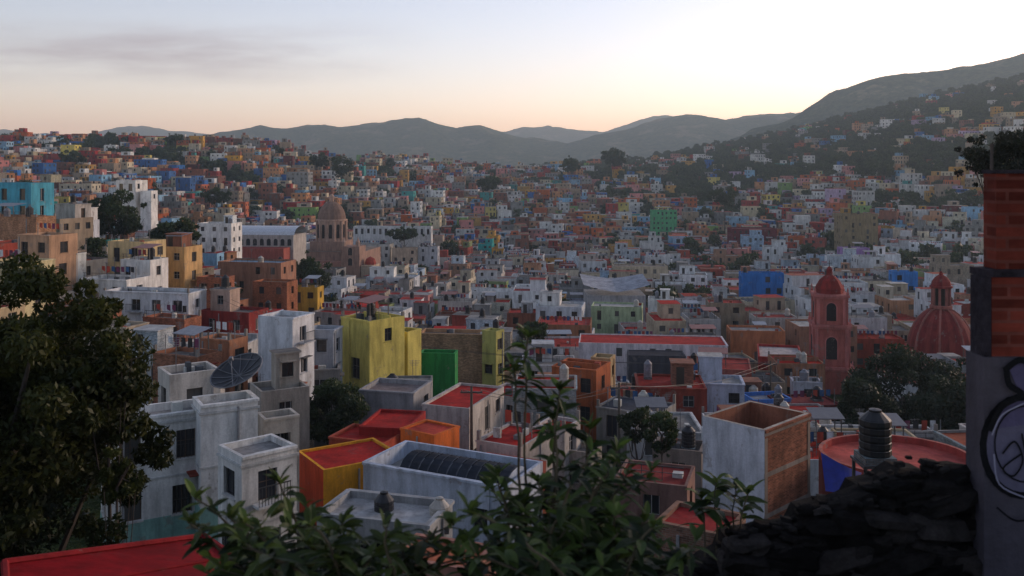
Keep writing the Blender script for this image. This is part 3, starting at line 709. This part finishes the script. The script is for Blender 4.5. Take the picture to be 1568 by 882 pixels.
def tent():
    d=240; x,y,z=sv(940,436,d); mb=MB(); m=12
    q=lambda i,j:((i/m-.5)*17,(j/m-.5)*14,-2.0*math.sin(math.pi*i/m)*.5*(1-.6*j/m)+1.2*(j/m)+.9*abs(i/m-.5)*2)
    for i in range(m):
        for j in range(m): mb.poly([q(i,j),q(i+1,j),q(i+1,j+1),q(i,j+1)],hx('#a0a4ac'),RF)
    g=h1(x,y)-z
    mb.box(-7.5,7.5,-6,6,g,-2,hx('#a8a8a8'),PL)
    mb.obj('curved_canopy_roof',(x,y,z)); OCC.append((x,y,9,8,0))
tent()
# utility poles with sagging wires
def poles():
    st=[(722,655,66),(948,640,78),(1180,590,112),(560,560,96),(306,470,120)]
    tops=[]
    for b_,e,d in st:
        x,y,z=sv(b_,e,d); g=h1(x,y); mb=MB(); Ht=max(7,z+3-g)
        mb.tube([(0,0,-.5),(0,0,Ht)],[.14,.09],8,(.09,.075,.06,1),ME); mb.box(-.8,.8,-.05,.05,Ht-.5,Ht-.38,(.07,.06,.05,1),ME)
        for sx in (-.7,0,.7): mb.lathe(sx,0,Ht-.38,[(.05,0),(.05,.12),(0,.16)],6,(.2,.12,.1,1),ME)
        mb.obj('utility_pole',(x,y,g)); tops.append((x,y,g+Ht-.25))
    mb=MB()
    for a,b_ in zip(tops[:-1],tops[1:]):
        for o in (-.6,.6):
            mb.tube([(a[0]*(1-t)+b_[0]*t+o,a[1]*(1-t)+b_[1]*t,a[2]*(1-t)+b_[2]*t-2.0*4*t*(1-t)*.5) for t in np.linspace(0,1,12)],.02,4,(.02,.02,.02,1),ME)
    mb.obj('overhead_wires')
poles()
# ---------------------------------------------------------------- random town
PAL=[('#dadad6',11),('#cfc2a4',6),('#c08a62',6),('#8c5644',6),('#cf8b86',4),('#cc9a44',3),('#c0602f',4),('#3570b4',3),('#88b4d0',3),('#38a09a',1),('#86ac60',1),('#a43030',4),('#6a2a30',1),('#8f8f8c',5),('#a8957f',6),('#b9a0c0',1),('#d4c468',1)]
PALV=[('#dadcdc',15),('#cfc2a8',5),('#b9b2aa',5),('#b98a6b',3),('#cc8b84',2),('#a8bed0',2),('#a8483a',3),('#8f8f8c',4),('#cc9c4c',1),('#9aaa70',1),('#a8957f',3)]
PALN=[('#d2d2d0',7),('#b9b2aa',6),('#a8957f',5),('#8f8f8c',4),('#b07a5c',4),('#a84a3a',2),('#c4b090',3)]
RP=[('#8a8782',5),('#b0ada6',4),('#a43a2e',6),('#a85f46',4),('#5a5654',3),('#77736e',3)]
RPN=[('#8a8782',4),('#b8b5ae',3),('#b03024',8),('#a4543c',2),('#5a5654',2)]
def pick(R,P,f=1): 
    s=R.choices([p[0] for p in P],[p[1] for p in P])[0]; c=hx(s,f*R.uniform(.7,1.15))
    g=sum(c[:3])/3; k=R.uniform(-.12,.15); return tuple(max(.01,x*(1-k)+g*k) for x in c[:3])+(1,)
def blocked(cx,cy,mx,my):
    for ox,oy,hw,hd,r in OCC:
        dx,dy=cx-ox,cy-oy
        if abs(dx)>60 or abs(dy)>60: continue
        c,s=math.cos(r),math.sin(r); lx=c*dx+s*dy; ly=-s*dx+c*dy
        if abs(lx)<hw+mx and abs(ly)<hd+my: return True
    return False
far=MB(); mid=MB(); spots=[]
y=56.0
while y<1650:
    step=9.0 if y<500 else (10.5 if y<900 else 15)
    if y<200: step=9.5
    if y<130: step=7.5
    half=.68*y+14; x=-half+R.uniform(0,8)
    while x<half:
        w=R.uniform(5.5,11) if y<900 else R.uniform(7,12)
        if y<140: w=R.uniform(4.5,7.5)
        if y>180 and R.random()<.08: w*=1.6
        cx=x+w/2; cy=y+R.uniform(-2.5,2.5); dp=R.uniform(6,10) if y>140 else R.uniform(5.5,8); gap=R.uniform(0,.8) if R.random()<.8 else R.uniform(1.5,4)
        x+=w+gap
        b=cx/max(cy,1)*K+784
        if blocked(cx,cy,w*.42,dp*.42): continue
        if cy<95 and b<240: continue
        if cy<70 and b>1180: continue
        if 80<cy<130 and 1260<b<1520: continue
        if cy<175 and (1225<b<1320) and cy>95: continue
        if b<560 and cy>800: continue
        if b<1000 and cy>1150: continue
        dens=.97
        if cy>800:
            lim=np.interp(b,[0,600,800,1000,1200,1400,1568],[.9,.9,.85,.5,.26,.2,.2]); dens=lim*(1 if cy<1000 else .45 if cy<1250 else .12)
        elif cy>560 and b>1050: dens=.66
        cl=float(fn(np.array(cx),np.array(cy),45.0))
        if cl>.45 and y>230: dens*=.15
        if cy>600 and b>900 and fn(np.array(cx),np.array(cy),90.0)>.1: dens*=.2
        if R.random()>dens:
            if y>200: spots.append((cx,cy))
            continue
        g=h1(cx,cy); g2=h1(cx,cy-dp/2); gmin=min(g,g2)-.8
        fl=R.choices([1,2,3,4],[3,5,3,.6] if y>160 else [6,2,0,0])[0]
        Hh=(max(g,g2)-gmin)+fl*2.9+R.uniform(-.3,.8)
        ang=.5*float(fn(np.array(cx*.5),np.array(cy*.5),90.0))+R.uniform(-.12,.12)
        V_=200<y<430 and b>430
        wc=pick(R,PALN if y<190 else PALV if V_ else PAL,.95 if V_ else .9); rc=pick(R,RPN if y<260 else RP)
        mm=BR if R.random()<.15 and y<500 else PL
        up=(R.uniform(.4,.65),R.uniform(.35,.6),pick(R,PALV,.9) if R.random()<.4 else wc) if (y>140 and R.random()<.45 and w>5.5) else None
        if y<200:
            mb=MB(); house(mb,w,dp,Hh,wc,rc,2 if y<130 else 1,R,m=mm,density=.7,par=.2 if y<150 else .35,up=up); mb.obj('town_house',(cx,cy,gmin),ang-.25)
        elif y<460:
            mid.T(cx,cy,gmin,ang-.1); house(mid,w,dp,Hh,wc,rc,1,R,m=mm,density=.7,up=up)
        else:
            far.T(cx,cy,gmin,ang); house(far,w,dp,Hh,wc,rc,0,R,density=.75)
            if R.random()<.45:
                c2=pick(R,PAL,.85); ww=w*R.uniform(.3,.6); xx=R.uniform(-w/2,w/2-ww); dd=dp*.5
                h2=Hh+R.uniform(1.8,3); far.box(xx,xx+ww,-dp*.1,-dp*.1+dd,Hh,h2,c2,PL,rc,RF)
                far.poly([(xx+ww*.3,-dp*.1-.04,Hh+.5),(xx+ww*.7,-dp*.1-.04,Hh+.5),(xx+ww*.7,-dp*.1-.04,h2-.5),(xx+ww*.3,-dp*.1-.04,h2-.5)],DK[1],GL)
            if R.random()<.35:
                xx=R.uniform(-w/2+1,w/2-1); far.box(xx-.5,xx+.5,-.5,.5,Hh,Hh+1.3,R.choice([(.02,.02,.02,1),(.5,.5,.5,1)]),ME)
    y+=step
mid.obj('valley_town_houses'); far.obj('hillside_town_houses')
# distant trees
tv=[]
for s in range(5):
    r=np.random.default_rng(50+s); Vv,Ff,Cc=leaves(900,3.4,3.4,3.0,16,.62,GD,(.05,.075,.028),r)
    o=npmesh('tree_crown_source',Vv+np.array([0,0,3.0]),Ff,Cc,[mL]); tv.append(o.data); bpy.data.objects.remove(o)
par=bpy.data.objects.new('hillside_tree_mass',None); scene.collection.objects.link(par)
def dtree(x,y,s):
    o=bpy.data.objects.new('tree_crown',R.choice(tv)); scene.collection.objects.link(o); o.location=(x,y,h1(x,y)-.3); o.scale=(s,s,s*R.uniform(.8,1.2)); o.rotation_euler=(0,0,R.uniform(0,6)); o.parent=par
R.shuffle(spots)
for (x,y_) in spots[:3400]:
    dtree(x,y_,R.uniform(.9,1.9))
    if R.random()<.6: dtree(x+R.uniform(-6,6),y_+R.uniform(-5,5),R.uniform(.8,1.5))
for _ in range(2200):
    y_=R.uniform(900,2000); x=R.uniform(.02,.68)*y_; dtree(x,y_,R.uniform(.8,1.6))
for _ in range(600):
    y_=R.uniform(220,800); x=R.uniform(-.6,.6)*y_
    if not blocked(x,y_,2,8): dtree(x,y_,R.uniform(.8,1.6))
# ---------------------------------------------------------------- foreground
# red sheet roof at the bottom left
mb=MB()
q=[(-8.1,14.6,-6.35),(-5.9,17.5,-7.1),(-2.3,12.8,-6.6),(-4.6,8.5,-5.6)]
mb.poly(q[::-1],hx('#8a0e18',.9),RF)
for i in range(4):
    a=q[i];c=q[(i+1)%4]
    mb.poly([(a[0],a[1],-15),(c[0],c[1],-15),(c[0],c[1],c[2]-.002),(a[0],a[1],a[2]-.002)],hx('#8a3a34'),PL)
    mb.tube([(a[0],a[1],a[2]+.03),(c[0],c[1],c[2]+.03)],.06,6,hx('#8c2024'),PL)
for k in range(1,4):
    t=k/4; p0=[q[0][j]*(1-t)+q[3][j]*t for j in range(3)]; p1=[q[1][j]*(1-t)+q[2][j]*t for j in range(3)]
    mb.tube([(p0[0],p0[1],p0[2]+.01),(p1[0],p1[1],p1[2]+.01)],.025,5,hx('#7c1c20'),RF)
mb.obj('red_roof_house')
ob,_=H('terracotta_roof_house',590,760,868,26,.7,-20,hx('#a87868'),hx('#b5684a'),clut=False,nowin=True,par=.1)
# brick wall with graffiti
def gwall():
    mb=MB(); d=6.0; th=.16; kk=(d+th)/d; x0,_,zt=sv(1506,266,d); x0*=kk; xl=sv(1488,412,d)[0]*kk; z1=sv(0,412,d)[2]; z2=sv(0,545,d)[2]
    D=hx('#94483a',.7); Cc=hx('#5c5560',.45); G=hx('#77707c',.42)
    mb.box(x0,7,d,d+th,z1,zt,D,BR); mb.box(x0-.01,7,d-.012,d+th+.01,zt+.002,zt+.025,Cc,ST)
    mb.box(xl,7,d-.03,d+th+.03,z1-.05,z1-.002,Cc,ST,bot=True)
    mb.box(xl+.04,7,d-.02,d+th,z2,z1-.052,D,BR)
    mb.box(xl-.02,7,d-.04,d+th+.04,-6.5,z2-.002,G,PL)
    mb.box(xl-.01,xl+.035,d-.024,d+th,z2,z1-.053,Cc,ST)
    mb.box(x0+.02,x0+.035,d+.1,d+.115,zt,zt+.2,(.03,.02,.02,1),ME)
    y=d-.045; cnt=[0]
    def pt(a,b_): p=sv(a,b_,d); return (p[0]+.07,p[2])
    def stroke(pts,w,col):
        P=[pt(a,b_) for a,b_ in pts]
        for (a,b_) in zip(P[:-1],P[1:]):
            cnt[0]+=1; o=.001*cnt[0]*.25+.001
            dx,dz=b_[0]-a[0],b_[1]-a[1]; L=math.hypot(dx,dz) or 1; nx,nz=-dz/L*w/2,dx/L*w/2; ex,ez=dx/L*w*.3,dz/L*w*.3
            mb.poly([(a[0]+nx-ex,y-o,a[1]+nz-ez),(a[0]-nx-ex,y-o,a[1]-nz-ez),(b_[0]-nx+ex,y-o,b_[1]-nz+ez),(b_[0]+nx+ex,y-o,b_[1]+nz+ez)],col,PL)
    def sm(pts,n=5):
        P=[pts[0]]+list(pts)+[pts[-1]]; out=[]
        for i in range(1,len(P)-2):
            for t in np.linspace(0,1,n,endpoint=False):
                out.append(tuple(.5*((2*P[i][j])+(-P[i-1][j]+P[i+1][j])*t+(2*P[i-1][j]-5*P[i][j]+4*P[i+1][j]-P[i+2][j])*t*t+(-P[i-1][j]+3*P[i][j]-3*P[i+1][j]+P[i+2][j])*t**3) for j in range(2)))
        return out+[P[-1]]
    K_=(.006,.006,.008,1); Wt=hx('#a8a2c4',.32)
    mb.poly([(pt(a,b_)[0],y,pt(a,b_)[1]) for a,b_ in [(1545+60*math.cos(t),680+73*math.sin(t)) for t in np.linspace(0,6.283,28,endpoint=False)]][::-1],Wt,PL)
    mb.poly([(pt(a,b_)[0],y-.0005,pt(a,b_)[1]) for a,b_ in [(1490,655),(1502,622),(1540,602),(1522,560),(1545,547),(1562,575),(1600,560),(1600,640)]],hx('#9a90c0',.32),PL)
    stroke([(1545+62*math.cos(t),680+75*math.sin(t)) for t in np.linspace(.3,5.9,26)],.045,K_)
    stroke([(1548+48*math.cos(t),676+58*math.sin(t)) for t in np.linspace(.3,5.9,24)],.01,K_)
    stroke(sm([(1512,690),(1530,672),(1542,700),(1528,724),(1512,712),(1540,690)]),.012,K_); stroke(sm([(1540,660),(1552,712),(1566,690),(1556,668),(1545,690)]),.012,K_)
    stroke(sm([(1515,562),(1535,548),(1552,556),(1560,585),(1590,570)]),.04,K_); stroke(sm([(1515,562),(1520,585),(1538,600),(1508,618),(1490,652)]),.04,K_)
    stroke(sm([(1496,690),(1504,735),(1545,756)]),.01,hx('#c8c4e0',.5)); stroke(sm([(1493,660),(1508,630),(1540,613)]),.01,hx('#c8c4e0',.5))
    stroke(sm([(1500,770),(1530,790),(1570,780)]),.012,K_)
    mb.obj('graffiti_brick_wall')
gwall()
# ruined stone wall
def stone(mb,x,y,z,sx,sy,sz,r,col):
    n=8;m=5;P=[]; yaw=r.uniform(0,3); til=r.uniform(-.35,.35)
    for j in range(m+1):
        t=math.pi*j/m; row=[]
        for i in range(n):
            a=2*math.pi*i/n+yaw
            k=1+r.uniform(-.2,.2)
            vx=math.copysign(abs(math.cos(a))**.5,math.cos(a))*math.sin(t)**.5*k*sx; vy=math.copysign(abs(math.sin(a))**.5,math.sin(a))*math.sin(t)**.5*k*sy
            vz=math.copysign(abs(math.cos(t))**.6,math.cos(t))*sz*(1 if j in (0,m) else k)+vx*til
            row.append((x+vx,y+vy,z+vz))
        P.append(row)
    for j in range(m):
        for i in range(n): mb.poly([P[j+1][i],P[j+1][(i+1)%n],P[j][(i+1)%n],P[j][i]],col,ST)
def ruin():
    mb=MB(); r=random.Random(3); d=6.2
    prof=[(1040,905),(1090,862),(1115,850),(1125,822),(1180,815),(1232,806),(1245,780),(1290,770),(1322,766),(1335,740),(1370,734),(1400,712),(1440,716),(1475,742),(1500,756),(1620,762)]
    pb=[p[0] for p in prof]; pe=[p[1] for p in prof]
    b=1040.
    while b<1620:
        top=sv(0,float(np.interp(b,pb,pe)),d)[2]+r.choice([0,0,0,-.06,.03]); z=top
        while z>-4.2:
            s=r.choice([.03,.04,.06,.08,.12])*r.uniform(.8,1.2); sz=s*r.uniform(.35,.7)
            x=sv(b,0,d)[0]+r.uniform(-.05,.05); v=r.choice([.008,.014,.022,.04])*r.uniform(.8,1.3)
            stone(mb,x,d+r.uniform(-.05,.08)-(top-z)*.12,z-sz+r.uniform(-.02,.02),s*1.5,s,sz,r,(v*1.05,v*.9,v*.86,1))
            z-=sz*1.5
        b+=13
    for b_,b2 in zip(prof[:-1],prof[1:]):
        x0,_,z0=sv(b_[0],b_[1]+18,d); x1,_,z1=sv(b2[0],b2[1]+18,d)
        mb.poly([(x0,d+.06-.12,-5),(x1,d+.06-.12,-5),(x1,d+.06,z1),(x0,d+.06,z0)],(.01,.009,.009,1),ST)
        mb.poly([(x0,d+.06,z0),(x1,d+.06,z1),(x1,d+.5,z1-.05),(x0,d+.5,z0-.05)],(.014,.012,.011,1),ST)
    for _ in range(70):  # loose rubble on the crest
        b=r.uniform(1100,1600); x,_,z=sv(b,float(np.interp(b,pb,pe))-3,d); s=r.uniform(.015,.035); v=r.uniform(.008,.04)
        stone(mb,x,d+r.uniform(-.1,.15),z,s*1.3,s,s*.7,r,(v,v*.9,v*.88,1))
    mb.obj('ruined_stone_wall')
ruin()
# foreground shrub
def shrub(name,specs,seed,c0,c1,ll=(.1,.17),per=26):
    r=random.Random(seed); mb=MB()
    def leaf(p,d,L,col,wd=.16):
        d=Vector(d).normalized(); s=d.cross(Vector((r.uniform(-.5,.5),r.uniform(-.5,.5),1))).normalized(); up=s.cross(d)
        rowL=[];rowM=[];rowR=[]; n=5; droop=r.uniform(.1,.5)
        for i in range(n+1):
            t=i/n; c=Vector(p)+d*(L*t)-Vector((0,0,1))*(droop*L*t*t); w=L*wd*(math.sin(math.pi*min(1,t*.93+.03))**.8)
            rowM.append(tuple(c)); rowL.append(tuple(c+s*w+up*w*.35)); rowR.append(tuple(c-s*w+up*w*.35))
        for i in range(n):
            mb.poly([rowM[i],rowM[i+1],rowL[i+1],rowL[i]],col,0); mb.poly([rowR[i],rowR[i+1],rowM[i+1],rowM[i]],col,0)
    for (b0,b1,e1,d,spread,nl) in specs:
        bx,by,bz=sv(b0,1010,d+r.uniform(-.3,.3)); tx,ty,tz=sv(b1,e1,d)
        n=9; pts=[]
        for i in range(n+1):
            t=i/n; pts.append((bx+(tx-bx)*t**1.3+r.uniform(-.012,.012),by+(ty-by)*t,bz+(tz-bz)*(1-(1-t)**1.25)+r.uniform(-.008,.008)))
        mb.tube(pts,[.01*(1-.8*i/n)+.002 for i in range(n+1)],5,(.06,.05,.03,1),1)
        for k in range(nl):
            t=1-(r.random()**1.5)*spread; f=t*n; i=min(int(f),n-1); u=f-i
            p=[pts[i][q]*(1-u)+pts[i+1][q]*u for q in range(3)]; a=k*2.4
            dirv=(math.cos(a),math.sin(a),r.uniform(-.25,.8) if t<.97 else 1.2)
            q=r.random()**1.7; q=min(1,q*.8+(.35 if t>.93 else 0)); sh=r.uniform(.6,1.25)
            col=tuple((c0[j]*(1-q)+c1[j]*q)*sh for j in range(3))+(1,)
            leaf(p,dirv,r.uniform(*ll)*(1 if t<.9 else .8),col)
    return mb.obj(name,mats=[mL,mK])
r=random.Random(77)
G0=(.012,.022,.008)
sp=[(805,806,515,4.6,.24,38),(800,788,560,4.7,.2,24),(840,858,595,4.5,.25,32),(850,850,640,4.5,.35,30),(870,905,655,4.5,.35,26),(850,945,690,4.4,.4,28)]
for _ in range(30): sp.append((r.uniform(760,960),r.uniform(740,1010),r.uniform(690,860),r.uniform(3.9,4.8),.7,34))
for _ in range(24): sp.append((r.uniform(760,1000),r.uniform(690,1070),r.uniform(780,880),r.uniform(3.6,4.4),.8,36))
shrub('foreground_shrub',sp,5,G0,(.08,.125,.028),(.09,.155))
sp=[(470,300,765,4.2,.5,30),(500,425,740,4.3,.5,30),(450,285,800,4.0,.5,30),(480,350,790,4.0,.6,30),(520,470,775,4.2,.6,30),(560,520,800,4.2,.5,26)]
for _ in range(34): sp.append((r.uniform(430,640),r.uniform(300,720),r.uniform(800,880),r.uniform(3.6,4.5),.7,30))
shrub('foreground_shrub',sp,6,G0,(.09,.125,.028),(.09,.16))
sp=[(1100,1095,735,6.5,.25,16),(1115,1125,740,6.5,.25,14),(1110,1145,755,6.4,.25,12),(1090,1075,760,6.5,.3,12)]
shrub('foreground_shrub',sp,8,G0,(.08,.12,.03),(.16,.24))
# ---------------------------------------------------------------- evening haze lying in the valley (real scattering medium)
hm=bpy.data.materials.new('evening_haze'); hm.use_nodes=True; nt=hm.node_tree; nt.nodes.remove(nt.nodes['Principled BSDF'])
vs=N(nt,'ShaderNodeVolumeScatter'); vs.inputs['Color'].default_value=(.72,.9,1,1); vs.inputs['Density'].default_value=.00017; vs.inputs['Anisotropy'].default_value=.3
nt.links.new(vs.outputs[0],nt.nodes['Material Output'].inputs['Volume'])
mb=MB(); mb.box(-9000,9000,-300,9300,-120,420,(1,1,1,1),0,bot=True); mb.obj('valley_haze',mats=[hm])
# ---------------------------------------------------------------- world
w=bpy.data.worlds.new('World'); scene.world=w; w.use_nodes=True; nt=w.node_tree
bg=nt.nodes['Background']
sky=N(nt,'ShaderNodeTexSky',sky_type='NISHITA'); sky.sun_disc=False; EL=7; AZ=52
sky.sun_elevation=math.radians(EL); sky.sun_rotation=math.radians(AZ); sky.altitude=2000; sky.air_density=1.0; sky.dust_density=2.0; sky.ozone_density=1.0
hs=N(nt,'ShaderNodeHueSaturation'); hs.inputs['Saturation'].default_value=.95; nt.links.new(sky.outputs[0],hs.inputs['Color'])
tn=N(nt,'ShaderNodeVectorMath',operation='MULTIPLY'); nt.links.new(hs.outputs[0],tn.inputs[0]); tn.inputs[1].default_value=(1.2,.97,.98)
tc=N(nt,'ShaderNodeTexCoord'); sp_=N(nt,'ShaderNodeSeparateXYZ'); nt.links.new(tc.outputs['Generated'],sp_.inputs[0])
yy=mth(nt,'MAXIMUM',sp_.outputs[1],.05); u=mth(nt,'DIVIDE',sp_.outputs[0],yy); v=mth(nt,'DIVIDE',sp_.outputs[2],yy)
cb=N(nt,'ShaderNodeCombineXYZ'); nt.links.new(mth(nt,'MULTIPLY',u,4.0),cb.inputs[0]); nt.links.new(mth(nt,'MULTIPLY',v,26.0),cb.inputs[1])
cl=rng_(nt,noi(nt,cb.outputs[0],1.0,6,.55),.38,.66,0,1)
m1=rng_(nt,v,.085,.115,0,1); m2=rng_(nt,v,.13,.165,1,0); m3=rng_(nt,u,-.3,-.08,1,0)
cm=mth(nt,'MULTIPLY',mth(nt,'MULTIPLY',cl,m1),mth(nt,'MULTIPLY',m2,m3))
c=mixc(nt,mth(nt,'MULTIPLY',cm,.7),tn.outputs[0],(1.25,1.0,1.12,1))
nt.links.new(c,bg.inputs[0]); bg.inputs[1].default_value=.3
sl=bpy.data.lights.new('sun','SUN'); sl.energy=2.1; sl.angle=math.radians(14); sl.color=(1,.82,.66)
so=bpy.data.objects.new('sun',sl); scene.collection.objects.link(so)
el=math.radians(EL+6); az=math.radians(AZ+8); dv=Vector((math.sin(az)*math.cos(el),math.cos(az)*math.cos(el),math.sin(el)))
so.rotation_euler=dv.to_track_quat('Z','Y').to_euler()
# camera
cd=bpy.data.cameras.new('camera'); cd.lens=36*1400/1568; cd.sensor_width=36; cd.shift_y=-186/1568; cd.clip_end=20000; cd.clip_start=.05
cd.dof.use_dof=True; cd.dof.focus_distance=75; cd.dof.aperture_fstop=3.2
co=bpy.data.objects.new('camera',cd); scene.collection.objects.link(co); co.location=(0,0,0); co.rotation_euler=(math.pi/2,0,0); scene.camera=co
scene.view_settings.view_transform='Standard'; scene.view_settings.look='None'; scene.view_settings.exposure=0
print('objects',len(bpy.data.objects),'far faces',len(far.f),'mid',len(mid.f),'spots',len(spots))
